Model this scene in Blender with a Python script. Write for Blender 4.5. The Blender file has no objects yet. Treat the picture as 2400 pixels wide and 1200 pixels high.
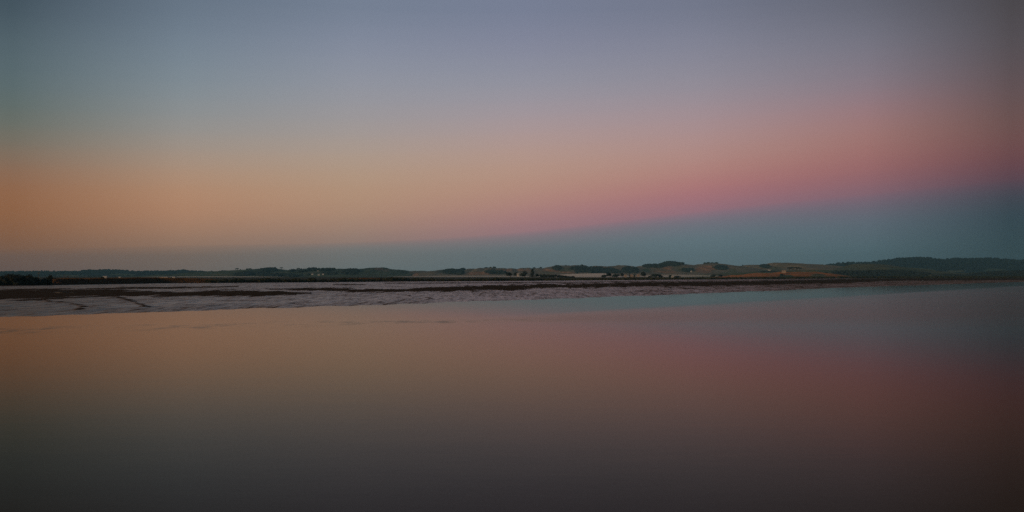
import bpy, bmesh, math, random
import numpy as np
from math import radians, pi, sin, cos, tan, atan2
from mathutils import Vector, Matrix
R = random.Random(7)
sc = bpy.context.scene
COL = sc.collection

# ------------------------------------------------------------------ camera
H = 4.5            # camera height over the water
F = 2333.0         # focal length in photo pixels (photo is 2400 wide)
HY = 646.0         # photo row of the true horizon
cam_d = bpy.data.cameras.new("camera"); cam = bpy.data.objects.new("camera", cam_d); COL.objects.link(cam)
cam.location = (0, 0, H); cam.rotation_euler = (radians(90), 0, 0)
cam_d.sensor_width = 36; cam_d.lens = 36 * F / 2400
cam_d.shift_y = (HY - 600) / 2400
cam_d.clip_start = 0.5; cam_d.clip_end = 60000
sc.camera = cam

# ------------------------------------------------------------------ view
sc.view_settings.view_transform = 'Standard'
sc.view_settings.look = 'None'
sc.view_settings.exposure = 0; sc.view_settings.gamma = 1
sc.view_settings.use_curve_mapping = False
sc.render.dither_intensity = 2.0
sc.cycles.volume_step_rate = 4
sc.cycles.volume_bounces = 8
sc.cycles.use_denoising = False
sc.cycles.max_bounces = 9
sc.cycles.sample_clamp_indirect = 3

def lin(c):
    c = c / 255.0
    return c / 12.92 if c <= 0.04045 else ((c + 0.055) / 1.055) ** 2.4

# ------------------------------------------------------------------ twilight sky
# colours of the dusk sky by azimuth (columns) and elevation: orange afterglow to the left,
# pink anti-twilight arch over the blue-grey shadow of the earth to the right
SKY = {  # lens vignette towards the edges and corners is mixed into these colours
 30:  [(0,(66,81,92)),(100,(84,100,108)),(200,(92,108,112)),(270,(100,110,104)),(330,(118,114,102)),(380,(136,111,92)),(430,(149,105,77)),(500,(151,102,67)),(560,(137,95,68)),(600,(126,92,75)),(640,(112,85,75))],
 430: [(0,(102,116,132)),(100,(117,131,145)),(200,(130,142,150)),(300,(149,148,145)),(370,(169,148,131)),(430,(181,143,115)),(480,(183,136,106)),(530,(174,132,105)),(570,(153,121,102)),(600,(132,110,98)),(640,(121,105,97))],
 830: [(0,(114,126,145)),(100,(132,140,158)),(200,(147,151,162)),(300,(162,155,154)),(360,(176,157,143)),(430,(183,152,127)),(480,(183,146,121)),(535,(172,138,118)),(565,(153,128,119)),(585,(129,125,122)),(640,(111,118,118))],
 1230:[(0,(116,125,147)),(100,(132,136,156)),(200,(148,149,161)),(280,(167,153,158)),(330,(178,153,148)),(400,(185,151,134)),(450,(184,143,126)),(500,(178,131,126)),(535,(164,122,129)),(556,(136,121,127)),(585,(109,119,124)),(640,(101,113,118))],
 1630:[(0,(112,118,137)),(100,(131,133,150)),(200,(148,143,154)),(280,(168,145,149)),(340,(178,143,138)),(400,(180,134,125)),(440,(175,117,118)),(470,(168,113,123)),(495,(144,115,128)),(520,(117,117,128)),(560,(101,119,127)),(640,(95,110,117))],
 2030:[(0,(100,102,115)),(100,(119,118,131)),(200,(137,124,134)),(260,(155,122,126)),(320,(162,120,115)),(380,(159,108,107)),(420,(149,101,106)),(450,(133,102,115)),(480,(112,103,116)),(520,(96,107,118)),(580,(86,106,114)),(640,(76,95,103))],
 2370:[(0,(75,71,75)),(100,(85,79,84)),(200,(98,82,85)),(280,(109,82,80)),(340,(112,77,77)),(380,(107,68,74)),(410,(92,69,80)),(450,(69,69,80)),(500,(54,69,78)),(560,(52,69,76)),(640,(46,60,66))],
}
SH = {30: 585, 430: 572, 830: 570, 1230: 546, 1630: 492, 2030: 452, 2370: 415}   # upper edge of the earth's shadow
TT = 0.265
def az_of(px): return math.atan((px - 1200) / F)
def te_of(px, y): return (HY - y) / F * cos(az_of(px))
def t_of(px, y):
    s = te_of(px, SH[px]); e = te_of(px, y)
    return e / s if e < s else 1 + (e - s) / (TT - s)
world = bpy.data.worlds.new("World"); sc.world = world; world.use_nodes = True
nt = world.node_tree; N = nt.nodes; L = nt.links; N.clear()
def mth(op, a, b=None, c=None, clamp=False, tree=None):
    n = (tree or nt).nodes.new('ShaderNodeMath'); n.operation = op; n.use_clamp = clamp
    for i, v in enumerate((a, b, c)):
        if v is None: continue
        if isinstance(v, (int, float)): n.inputs[i].default_value = v
        else: (tree or nt).links.new(v, n.inputs[i])
    return n.outputs[0]
tc = N.new('ShaderNodeTexCoord'); sep = N.new('ShaderNodeSeparateXYZ'); L.new(tc.outputs['Generated'], sep.inputs[0])
X_, Y_, Z_ = sep.outputs
az = mth('ARCTAN2', X_, Y_)
hor = mth('SQRT', mth('ADD', mth('MULTIPLY', X_, X_), mth('MULTIPLY', Y_, Y_)))
te = mth('DIVIDE', Z_, mth('MAXIMUM', hor, 1e-4))
te = mth('MINIMUM', mth('MAXIMUM', te, 0.0), 8.0)
cols = sorted(SKY)
def maprange(v, a, b, c, d, smooth=False):
    n = N.new('ShaderNodeMapRange'); n.clamp = True
    if smooth: n.interpolation_type = 'SMOOTHSTEP'
    L.new(v, n.inputs['Value'])
    for k, val in zip(('From Min', 'From Max', 'To Min', 'To Max'), (a, b, c, d)): n.inputs[k].default_value = val
    return n.outputs['Result']
# height of the shadow edge as a curve over azimuth
shr = N.new('ShaderNodeValToRGB'); AZR = radians(40)
L.new(maprange(az, -AZR, AZR, 0, 1), shr.inputs[0])
cr = shr.color_ramp; cr.interpolation = 'B_SPLINE'
pts = [((az_of(p) + AZR) / (2 * AZR), te_of(p, SH[p])) for p in cols]
cr.elements[0].position = pts[0][0]; cr.elements[0].color = (pts[0][1],) * 3 + (1,)
cr.elements[1].position = pts[-1][0]; cr.elements[1].color = (pts[-1][1],) * 3 + (1,)
for p, v in pts[1:-1]:
    e = cr.elements.new(p); e.color = (v, v, v, 1)
S_ = mth('MULTIPLY', shr.outputs[0], 1.0)
below = mth('DIVIDE', te, S_)
above = mth('ADD', 1.0, mth('DIVIDE', mth('SUBTRACT', te, S_), mth('SUBTRACT', TT, S_)))
isab = mth('GREATER_THAN', te, S_)
t_ = mth('ADD', mth('MULTIPLY', isab, above), mth('MULTIPLY', mth('SUBTRACT', 1.0, isab), below))
tn = mth('DIVIDE', t_, 4.0, clamp=True)
def column(px):
    ks = sorted((t_of(px, y), [lin(v) for v in c]) for y, c in SKY[px])
    ts = np.array([k[0] for k in ks]); cs = np.array([k[1] for k in ks])
    top = cs[-1]
    ts = np.append(ts, [4.0]); cs = np.vstack([cs, top * np.array([0.72, 0.78, 0.9])])
    # 32 stops, smoothed
    st = np.concatenate([np.linspace(0, 2.0, 30), [2.6, 4.0]])
    fine = np.linspace(0, 4, 801)
    out = []
    for k in range(3):
        f = np.interp(fine, ts, cs[:, k])
        w = np.exp(-0.5 * (np.arange(-24, 25) / 11.0) ** 2); w /= w.sum()
        f = np.convolve(np.pad(f, 24, mode='edge'), w, mode='valid')
        out.append(np.interp(st, fine, f))
    n = N.new('ShaderNodeValToRGB'); L.new(tn, n.inputs[0]); r = n.color_ramp
    r.interpolation = 'CARDINAL'
    r.elements[1].position = 1.0; r.elements[1].color = (out[0][-1], out[1][-1], out[2][-1], 1)
    for i, s in enumerate(st[:-1]):
        e = r.elements[0] if i == 0 else r.elements.new(s / 4)
        e.position = s / 4; e.color = (max(out[0][i],0), max(out[1][i],0), max(out[2][i],0), 1)
    return n.outputs[0]
def mixc(f, a, b):
    n = N.new('ShaderNodeMix'); n.data_type = 'RGBA'; L.new(f, n.inputs['Factor']); L.new(a, n.inputs['A']); L.new(b, n.inputs['B'])
    return n.outputs['Result']
co = [column(p) for p in cols]
cur = co[0]
for i in range(1, len(cols)):
    cur = mixc(maprange(az, az_of(cols[i - 1]), az_of(cols[i]), 0, 1), cur, co[i])
cur = mixc(maprange(az, radians(50), radians(180), 0, 1, True), cur, co[0])
SUN_EL, SUN_AZ = 3.0, -140.0
sky = N.new('ShaderNodeTexSky'); sky.sky_type = 'NISHITA'; sky.sun_disc = False
sky.sun_elevation = radians(SUN_EL); sky.sun_rotation = radians(SUN_AZ)
skm = N.new('ShaderNodeVectorMath'); skm.operation = 'SCALE'; L.new(sky.outputs[0], skm.inputs[0]); skm.inputs[3].default_value = 0.06
cur = mixc(maprange(te, 0.45, 1.6, 0, 1, True), cur, skm.outputs[0])
# very faint unevenness of the air
bg = N.new('ShaderNodeBackground'); L.new(cur, bg.inputs['Color']); bg.inputs['Strength'].default_value = 1.0
wo = N.new('ShaderNodeOutputWorld'); L.new(bg.outputs[0], wo.inputs['Surface'])
world.cycles.sampling_method = 'MANUAL'; world.cycles.sample_map_resolution = 1024

sun_d = bpy.data.lights.new("sun", 'SUN'); sun_d.energy = 1.35; sun_d.angle = radians(6); sun_d.color = (1.0, 0.68, 0.42)
sun = bpy.data.objects.new("sun", sun_d); COL.objects.link(sun)
sd = Vector((sin(radians(SUN_AZ)) * cos(radians(8)), cos(radians(SUN_AZ)) * cos(radians(8)), sin(radians(8))))
sun.rotation_euler = sd.to_track_quat('Z', 'Y').to_euler()

# ------------------------------------------------------------------ helpers
def at(px, y, Y):
    """world X, Z of photo pixel (px, y) for something standing Y metres away"""
    return (px - 1200) / F * Y, H + (HY - y) / F * Y
def dist_on_flat(y, z=0.0): return (H - z) * F / (y - HY)

def tag(o, label=None, cat=None, group=None, kind=None):
    if label: o['label'] = label
    if cat: o['category'] = cat
    if group: o['group'] = group
    if kind: o['kind'] = kind
    return o
def mesh_obj(name, verts, faces, mat, parent=None, smooth=False):
    me = bpy.data.meshes.new(name)
    me.from_pydata([tuple(map(float, v)) for v in verts], [], [tuple(int(i) for i in f) for f in faces]); me.update()
    if mat is not None: me.materials.append(mat)
    if smooth: me.polygons.foreach_set('use_smooth', [True] * len(me.polygons))
    o = bpy.data.objects.new(name, me); COL.objects.link(o)
    if parent is not None: o.parent = parent
    return o
def empty(name, loc, rz=0.0):
    o = bpy.data.objects.new(name, None); COL.objects.link(o); o.location = loc; o.rotation_euler = (0, 0, rz); o.empty_display_size = 0.5
    return o
def copy_tree(o, parent=None):
    c = o.copy(); COL.objects.link(c); c.parent = parent
    for ch in o.children: copy_tree(ch, c)
    return c

def hash2(ix, iy, seed):
    n = (ix.astype(np.int64) * 374761393 + iy.astype(np.int64) * 668265263 + seed * 1442695041) & 0xffffffff
    n = ((n ^ (n >> 13)) * 1274126177) & 0xffffffff
    return ((n ^ (n >> 16)) & 0xffff) / 65535.0
def vnoise(x, y, seed=0):
    x = np.asarray(x, float); y = np.asarray(y, float)
    ix = np.floor(x); iy = np.floor(y); fx = x - ix; fy = y - iy
    fx = fx * fx * (3 - 2 * fx); fy = fy * fy * (3 - 2 * fy)
    a = hash2(ix, iy, seed); b = hash2(ix + 1, iy, seed); c = hash2(ix, iy + 1, seed); d = hash2(ix + 1, iy + 1, seed)
    return (a * (1 - fx) + b * fx) * (1 - fy) + (c * (1 - fx) + d * fx) * fy - 0.5
def fbm(x, y, oct=4, seed=0):
    s = 0; a = 1.0
    for o in range(oct): s = s + a * vnoise(x * 2 ** o, y * 2 ** o, seed + o * 17); a *= 0.5
    return s

# ------------------------------------------------------------------ materials
def new_mat(name):
    m = bpy.data.materials.new(name); m.use_nodes = True; t = m.node_tree
    return m, t, t.nodes['Principled BSDF']
def noise(t, scale, detail=4, rough=0.55, coord='Object', vec=None, dims=None):
    n = t.nodes.new('ShaderNodeTexNoise'); n.inputs['Scale'].default_value = scale
    n.inputs['Detail'].default_value = detail; n.inputs['Roughness'].default_value = rough
    if vec is None:
        c = t.nodes.new('ShaderNodeTexCoord'); vec = c.outputs[coord]
    if dims:
        mp = t.nodes.new('ShaderNodeMapping'); mp.inputs['Scale'].default_value = dims; t.links.new(vec, mp.inputs[0]); vec = mp.outputs[0]
    t.links.new(vec, n.inputs['Vector'])
    return n.outputs['Fac']
def ramp(t, fac, stops):
    n = t.nodes.new('ShaderNodeValToRGB'); t.links.new(fac, n.inputs[0]); r = n.color_ramp
    for i, (p, c) in enumerate(stops):
        e = r.elements[i] if i < 2 else r.elements.new(p)
        e.position = p; e.color = tuple(c) + (1,) if len(c) == 3 else c
    return n.outputs[0]
def foliage_mat(name, c1, c2, sc_=0.35):
    m, t, b = new_mat(name)
    gi = t.nodes.new('ShaderNodeNewGeometry')
    f = noise(t, sc_, 5, 0.7, vec=gi.outputs['Position'])
    t.links.new(ramp(t, f, [(0.33, c1), (0.68, c2)]), b.inputs['Base Color'])
    b.inputs['Roughness'].default_value = 0.75; b.inputs['Specular IOR Level'].default_value = 0.2
    return m
M = {}
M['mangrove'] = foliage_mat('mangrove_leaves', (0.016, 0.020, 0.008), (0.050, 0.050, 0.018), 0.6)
M['mangrove_dark'] = foliage_mat('shaded_mangrove_leaves', (0.006, 0.008, 0.004), (0.018, 0.020, 0.009), 0.6)  # mangrove leaves again, with shade put into a darker colour
M['tree'] = foliage_mat('far_tree_leaves', (0.012, 0.022, 0.024), (0.030, 0.045, 0.040), 0.12)
M['wood'] = foliage_mat('woodland_leaves', (0.006, 0.014, 0.022), (0.016, 0.030, 0.038), 0.02)
M['grass'] = foliage_mat('bank_grass_blades', (0.045, 0.024, 0.008), (0.150, 0.070, 0.020), 0.15)
m, t, b = new_mat('bark'); b.inputs['Base Color'].default_value = (0.05, 0.04, 0.03, 1); b.inputs['Roughness'].default_value = 0.9
t.links.new(ramp(t, noise(t, 6, 5), [(0.3, (0.03, 0.025, 0.02)), (0.7, (0.09, 0.075, 0.06))]), b.inputs['Base Color']); M['bark'] = m
def plain(name, c, rough=0.7, var=0.25, scale=3.0):
    m, t, b = new_mat(name)
    lo = tuple(v * (1 - var) for v in c); hi = tuple(min(1, v * (1 + var)) for v in c)
    t.links.new(ramp(t, noise(t, scale, 5), [(0.3, lo), (0.7, hi)]), b.inputs['Base Color'])
    b.inputs['Roughness'].default_value = rough
    return m
M['white_wall'] = plain('weathered_white_paint', (0.55, 0.53, 0.50), 0.6, 0.1)
M['cream_wall'] = plain('cream_boards', (0.34, 0.27, 0.21), 0.6, 0.1)
M['light_roof'] = plain('pale_iron_roof', (0.48, 0.46, 0.44), 0.45, 0.1)
M['orange_roof'] = plain('sunlit_roof', (0.50, 0.34, 0.24), 0.5, 0.1)  # warm low sunlight on the roofs is put into this colour
M['grey_roof'] = plain('grey_iron_roof', (0.25, 0.26, 0.27), 0.5, 0.15)
M['window'] = plain('dark_window_glass', (0.03, 0.035, 0.04), 0.1, 0.1)
M['pole'] = plain('weathered_pole_timber', (0.07, 0.06, 0.05), 0.9)
M['drift'] = plain('wet_black_driftwood', (0.020, 0.016, 0.014), 0.55)
M['feather'] = plain('dark_feathers', (0.02, 0.02, 0.022), 0.7)

# hills: land cover painted per vertex, broken up with noise
m, t, b = new_mat('hill_land')
at_ = t.nodes.new('ShaderNodeVertexColor'); at_.layer_name = 'cover'
gi = t.nodes.new('ShaderNodeNewGeometry')
f1 = noise(t, 0.02, 6, 0.7, vec=gi.outputs['Position'])
f2 = noise(t, 0.006, 5, 0.65, vec=gi.outputs['Position'])
mx = t.nodes.new('ShaderNodeMix'); mx.data_type = 'RGBA'; mx.blend_type = 'MULTIPLY'; mx.inputs['Factor'].default_value = 1
t.links.new(at_.outputs['Color'], mx.inputs['A']); t.links.new(ramp(t, f1, [(0.3, (0.55, 0.6, 0.62)), (0.7, (1.3, 1.25, 1.2))]), mx.inputs['B'])
mx2 = t.nodes.new('ShaderNodeMix'); mx2.data_type = 'RGBA'; mx2.blend_type = 'MULTIPLY'; mx2.inputs['Factor'].default_value = 1
t.links.new(mx.outputs['Result'], mx2.inputs['A']); t.links.new(ramp(t, f2, [(0.35, (0.7, 0.75, 0.75)), (0.65, (1.2, 1.15, 1.1))]), mx2.inputs['B'])
t.links.new(mx2.outputs['Result'], b.inputs['Base Color']); b.inputs['Roughness'].default_value = 0.9; b.inputs['Specular IOR Level'].default_value = 0.1
M['hill'] = m

# marsh / farmland ground
m, t, b = new_mat('marsh_grass_ground')
gi = t.nodes.new('ShaderNodeNewGeometry')
f = noise(t, 0.03, 6, 0.7, vec=gi.outputs['Position'])
t.links.new(ramp(t, f, [(0.35, (0.030, 0.034, 0.012)), (0.65, (0.085, 0.058, 0.022))]), b.inputs['Base Color'])
b.inputs['Roughness'].default_value = 0.95; b.inputs['Specular IOR Level'].default_value = 0.1
M['marsh'] = m
m, t, b = new_mat('stopbank_turf')
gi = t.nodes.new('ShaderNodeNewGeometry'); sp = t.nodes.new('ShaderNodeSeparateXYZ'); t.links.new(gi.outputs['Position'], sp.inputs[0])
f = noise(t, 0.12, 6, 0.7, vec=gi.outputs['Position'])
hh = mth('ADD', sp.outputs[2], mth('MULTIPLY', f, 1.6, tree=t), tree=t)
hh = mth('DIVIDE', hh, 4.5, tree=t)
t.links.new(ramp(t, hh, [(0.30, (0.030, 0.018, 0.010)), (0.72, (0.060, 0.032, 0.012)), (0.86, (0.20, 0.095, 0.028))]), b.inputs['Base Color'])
b.inputs['Roughness'].default_value = 0.95; b.inputs['Specular IOR Level'].default_value = 0.1
M['bank'] = m

# mud: wet film against drier matt mud, by the vertex layer «wet»
m, t, b = new_mat('tidal_mud')
vc = t.nodes.new('ShaderNodeVertexColor'); vc.layer_name = 'wet'
gi = t.nodes.new('ShaderNodeNewGeometry')
fa = noise(t, 0.5, 5, 0.6, vec=gi.outputs['Position'], dims=(3.2, 0.42, 1))
fb = noise(t, 0.5, 4, 0.6, vec=gi.outputs['Position'], dims=(1.3, 0.12, 1))
f1 = mth('ADD', mth('MULTIPLY', fa, 0.55, tree=t), mth('MULTIPLY', fb, 0.45, tree=t), tree=t)
f2 = noise(t, 2.2, 4, 0.6, vec=gi.outputs['Position'])
wetc = t.nodes.new('ShaderNodeSeparateColor'); t.links.new(vc.outputs['Color'], wetc.inputs[0])
wet = mth('ADD', wetc.outputs[0], mth('MULTIPLY', mth('SUBTRACT', f1, 0.5, tree=t), 3.3, tree=t), tree=t, clamp=True)
t.links.new(ramp(t, wet, [(0.06, (0.095, 0.064, 0.044)), (0.36, (0.36, 0.215, 0.125)), (1.0, (0.36, 0.215, 0.13))]), b.inputs['Base Color'])
rg = ramp(t, wet, [(0.10, (0.85,) * 3), (0.35, (0.5,) * 3), (0.6, (0.38,) * 3), (1.0, (0.28,) * 3)])
t.links.new(rg, b.inputs['Roughness'])
sp_ = ramp(t, wet, [(0.10, (0.0,) * 3), (0.35, (0.25,) * 3), (0.65, (0.34,) * 3)])
t.links.new(sp_, b.inputs['Specular IOR Level'])
bp = t.nodes.new('ShaderNodeBump'); bp.inputs['Distance'].default_value = 0.05; bp.inputs['Strength'].default_value = 0.25
t.links.new(mth('ADD', f1, mth('MULTIPLY', f2, 0.3, tree=t), tree=t), bp.inputs['Height']); t.links.new(bp.outputs[0], b.inputs['Normal'])
M['mud'] = m

# water
m, t, b = new_mat('calm_estuary_water')
b.inputs['Base Color'].default_value = (0.105, 0.050, 0.004, 1)
b.inputs['IOR'].default_value = 1.070; b.inputs['Specular Tint'].default_value = (1.0, 0.82, 0.52, 1); b.inputs['Roughness'].default_value = 0.035
gi = t.nodes.new('ShaderNodeNewGeometry'); sp = t.nodes.new('ShaderNodeSeparateXYZ'); t.links.new(gi.outputs['Position'], sp.inputs[0])
n1 = noise(t, 0.35, 4, 0.55, vec=gi.outputs['Position'], dims=(0.5, 1, 1))
n2 = noise(t, 2.0, 3, 0.5, vec=gi.outputs['Position'], dims=(0.45, 1, 1))
wn = noise(t, 0.035, 4, vec=gi.outputs['Position'])
wn2 = noise(t, 0.012, 3, vec=gi.outputs['Position'])
def T(op, a, b_=None, c=None, clamp=False): return mth(op, a, b_, c, clamp, tree=t)
def sm(v, a, c):
    n = t.nodes.new('ShaderNodeMapRange'); n.clamp = True; n.interpolation_type = 'SMOOTHSTEP'; t.links.new(v, n.inputs['Value'])
    n.inputs['From Min'].default_value = a; n.inputs['From Max'].default_value = c; return n.outputs['Result']
# breeze-ruffled streak: a thin line along the bank on the left, widening into a broad patch on the right
xw = T('ADD', sp.outputs[0], T('MULTIPLY', T('SUBTRACT', wn, 0.5), 10.0))
yw = T('ADD', sp.outputs[1], T('MULTIPLY', T('SUBTRACT', wn, 0.5), 18.0))
xneg = T('MINIMUM', xw, 0.0); xpos = T('MAXIMUM', xw, 0.0)
near = T('ADD', T('MULTIPLY', xneg, 0.48), 97.0)                     # near limit of the ruffle
far = T('ADD', T('ADD', T('MULTIPLY', xneg, 0.42), 105.0), T('MULTIPLY', xpos, 1.45))
wid = T('ADD', 3.0, T('MULTIPLY', xpos, 0.35))
wid2 = T('ADD', 4.0, T('MULTIPLY', xpos, 0.8))
r1_ = sm(T('DIVIDE', T('SUBTRACT', yw, near), wid), -1.0, 1.2)
r2_ = sm(T('DIVIDE', T('SUBTRACT', far, yw), wid2), -1.0, 1.0)
ruf = T('MULTIPLY', r1_, r2_)
strk = noise(t, 1.0, 4, 0.6, vec=gi.outputs['Position'], dims=(0.55, 0.20, 1))
strk = T('MULTIPLY', sm(strk, 0.42, 0.62), sm(noise(t, 1.0, 3, 0.6, vec=gi.outputs['Position'], dims=(0.16, 0.10, 1)), 0.35, 0.6))
calm = sm(T('SUBTRACT', yw, far), 0.0, 12.0)                          # glassy water lying under the bank
left = T('SUBTRACT', 1.0, sm(sp.outputs[0], -8.0, 10.0))
rufl = T('MULTIPLY', T('MULTIPLY', ruf, left), strk)
rufr = T('MULTIPLY', ruf, T('SUBTRACT', 1.0, left))
rough = T('ADD', 0.090, T('ADD', T('MULTIPLY', rufr, 0.05), T('MULTIPLY', rufl, 0.10)))
rough = T('SUBTRACT', rough, T('MULTIPLY', calm, 0.04))
rough = T('ADD', rough, T('MULTIPLY', T('SUBTRACT', wn2, 0.5), 0.05))
amp_ = T('ADD', T('ADD', 0.10, T('MULTIPLY', rufl, 1.5)), T('MULTIPLY', ruf, 0.15))
hgt = T('ADD', T('MULTIPLY', n1, 0.8), T('MULTIPLY', n2, amp_))
bp = t.nodes.new('ShaderNodeBump'); bp.inputs['Distance'].default_value = 0.02; bp.inputs['Strength'].default_value = 0.25
t.links.new(hgt, bp.inputs['Height'])
# silty water: warm-toned surface gloss by Fresnel over a murky brown body
fr = t.nodes.new('ShaderNodeFresnel'); fr.inputs['IOR'].default_value = 1.07; t.links.new(bp.outputs[0], fr.inputs['Normal'])
df = t.nodes.new('ShaderNodeBsdfDiffuse'); df.inputs['Color'].default_value = (0.080, 0.045, 0.020, 1)
gl = t.nodes.new('ShaderNodeBsdfGlossy'); gl.inputs['Color'].default_value = (0.99, 0.94, 0.88, 1)
t.links.new(rough, gl.inputs['Roughness']); t.links.new(bp.outputs[0], gl.inputs['Normal'])
ms = t.nodes.new('ShaderNodeMixShader'); t.links.new(T('MULTIPLY', fr.outputs[0], T('SUBTRACT', 1.0, T('ADD', T('MULTIPLY', rufl, 0.40), T('MULTIPLY', rufr, 0.20)))), ms.inputs[0]); t.links.new(df.outputs[0], ms.inputs[1]); t.links.new(gl.outputs[0], ms.inputs[2])
t.links.new(ms.outputs[0], t.nodes['Material Output'].inputs['Surface']); t.nodes.remove(b)
M['water'] = m

# ------------------------------------------------------------------ water, mudflat, land
w = mesh_obj('water', [(-7000, -300, 0), (7000, -300, 0), (7000, 7800, 0), (-7000, 7800, 0)], [(0, 1, 2, 3)], M['water']); tag(w, kind='structure')

EDGE = [(-400,757),(0,742),(100,739),(200,736),(300,732),(420,729),(600,722),(700,719),(800,716),(900,713),(1000,710),(1100,706),(1200,703),(1300,699),(1400,696),(1500,692),(1600,689),(1700,684.5),(1800,681),(1900,676),(2000,672),(2100,669),(2200,666),(2300,662.5),(2400,659.5),(2600,656),(2900,654)]
BACK = [(-400,674),(0,671),(100,670),(200,668),(300,666.5),(370,665),(600,663.5),(900,661),(1200,659.2),(1500,656.7),(1800,654.2),(2100,652.2),(2400,652),(2600,651.6),(2900,651.4)]
ip = lambda pts, x: np.interp(x, [p[0] for p in pts], [p[1] for p in pts])
# drier bands of mud: (px, row top, row bottom)
BANDS = [
 [(-400,684,712),(0,682,706),(60,681,706),(130,680.5,704),(200,681,700),(270,680,697),(330,684,697),(450,687,696.5),(550,684,696),(640,684,695),(700,689,691),(730,690,690)],
 [(620,680,680),(680,678,682),(740,677,683),(800,678,685),(850,681,687),(960,678.5,685),(1050,674,684),(1120,671,684.5),(1180,669,683),(1260,667.5,678),(1400,666,675),(1500,662,672),(1650,661,671),(1750,660,669),(1850,658.5,667),(2000,655,662.5),(2100,652.5,658),(2200,652.3,657.5),(2400,652.3,655.5),(2900,652,655)],
 [(150,680,681),(230,677,680.5),(300,675.5,679.5),(400,675,678),(480,673.8,676),(560,673,674)],
 [(900,664.6,665.2),(1100,663.8,664.8),(1300,662.6,663.8),(1500,660.6,660.8)],
 [(780,667.7,668.3),(830,667.7,668.8),(860,668,668.5)],
]
LINES = [  # narrow drainage creeks: polyline, half width in rows
 ([(60,703),(110,708),(150,713),(198,720),(182,729)], 2.0), ([(270,698),(300,706),(318,713),(342,723)], 1.9),
 ([(915,690),(980,698),(1015,703)], 0.8), ([(1560,673.5),(1620,678),(1675,683.5)], 0.6), ([(1480,683),(1550,684),(1585,686)], 0.6),
]
NX, NY = 1300, 300
pxs = np.linspace(-250, 2700, NX)
u = np.linspace(0, 1, NY)
E = ip(EDGE, pxs) + 1.2 * fbm(pxs / 45.0, pxs * 0, 3, 5) * np.clip((ip(EDGE, pxs) - 655) / 40, 0.1, 1) * 1.6
B = ip(BACK, pxs)
rows = (E + 1.5)[:, None] * (1 - u[None, :]) + (B - 0.25)[:, None] * u[None, :]
Yd = H * F / (rows - HY)
Xd = (pxs[:, None] - 1200) / F * Yd
# distance inside the mud measured in rows from the water edge
inn = (E[:, None] - rows)
dry = np.zeros_like(rows)
wob = 1.3 * fbm(Xd / 25.0, Yd / 60.0, 4, 31) * np.clip((rows - 650) / 25, 0.15, 1.6)
fray = 7.5 * fbm(Xd / 3.5, Yd / 24.0, 4, 131)
for band in BANDS:
    bx = [p[0] for p in band]
    a = np.interp(pxs, bx, [p[1] for p in band], left=0, right=0)[:, None]
    c = np.interp(pxs, bx, [p[2] for p in band], left=0, right=0)[:, None]
    on = ((pxs >= bx[0]) & (pxs <= bx[-1]))[:, None]
    soft = 2.8
    w2 = wob + fray * np.clip((c - a) / 12, 0.15, 1)
    d = np.minimum(rows + w2 - a, c - rows + w2)
    dry = np.maximum(dry, np.where(on, np.clip(d / soft + 0.5, 0, 1), 0))
for pl, hw in LINES:
    for (x0, y0), (x1, y1) in zip(pl[:-1], pl[1:]):
        P = pxs[:, None] + rows * 0; sx, sy = x1 - x0, y1 - y0
        q = np.clip(((P - x0) * sx / 36 + (rows - y0) * sy) / (sx * sx / 36 + sy * sy), 0, 1)
        dd = np.sqrt(((P - x0 - q * sx) / 6) ** 2 + (rows - y0 - q * sy + 2.5 * fbm(Xd / 2.5, Yd / 8.0, 3, 61)) ** 2)
        dry = np.maximum(dry, np.clip(1.4 - dd / (hw * .75) + 1.2 * fbm(Xd / 1.5, Yd / 4, 3, 3), 0, 1) * 0.6)
small = 0.16 * fbm(Xd / 1.6, Yd / 9.0, 4, 1) + 0.05 * fbm(Xd / 14.0, Yd / 26.0, 3, 9)
base = np.clip(0.03 + inn * 0.035, -0.25, 0.24)
shore = np.clip(inn / 4.0, 0, 1)
near_back = np.clip((rows - B[:, None]) / 2.5, 0, 1)
Zd = base + small * (0.25 + 0.75 * shore) * near_back * (1 - 0.6 * dry) + dry * 0.10 * shore
vx = np.stack([Xd, Yd, Zd], -1).reshape(-1, 3)
ii, jj = np.meshgrid(np.arange(NX - 1), np.arange(NY - 1), indexing='ij')
k0 = (ii * NY + jj).ravel()
faces = np.stack([k0, k0 + NY, k0 + NY + 1, k0 + 1], 1)
mud = mesh_obj('mudflat', vx, faces, M['mud'], smooth=True); tag(mud, kind='structure')
wetv = 0.56 - dry * 0.85 + 0.25 * fbm(Xd / 9.0, Yd / 16.0, 3, 77) * (1 - dry) - 0.30 * np.clip((pxs[:, None] - 1350) / 500, 0, 1)
wetv = np.clip(wetv, -1.2, 1).reshape(-1)
ca = mud.data.color_attributes.new('wet', 'FLOAT_COLOR', 'POINT')
ca.data.foreach_set('color', np.stack([wetv, wetv, wetv, np.ones_like(wetv)], 1).ravel())

# land behind the flat, one sheet to the horizon
px2 = np.linspace(-400, 2900, 120)
Bk = H * F / (ip(BACK, px2) - HY)
vs = []; R_ = 8
for x, yb in zip(px2, Bk):
    for j in range(R_):
        s = j / (R_ - 1)
        Y = yb * (1 - s ** 2.0) + 7700 * s ** 2.0
        z = -0.05 if j == 0 else 0.75 + 0.3 * vnoise(x / 40, j * 3.3, 4)
        if j == 1: Y = yb + 4
        vs.append(((x - 1200) / F * Y, Y, z))
fs = [(i * R_ + j, (i + 1) * R_ + j, (i + 1) * R_ + j + 1, i * R_ + j + 1) for i in range(119) for j in range(R_ - 1)]
land = mesh_obj('marsh_ground', vs, fs, M['marsh']); tag(land, kind='structure')

def back_Y(px): return float(H * F / (ip(BACK, px) - HY))

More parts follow.
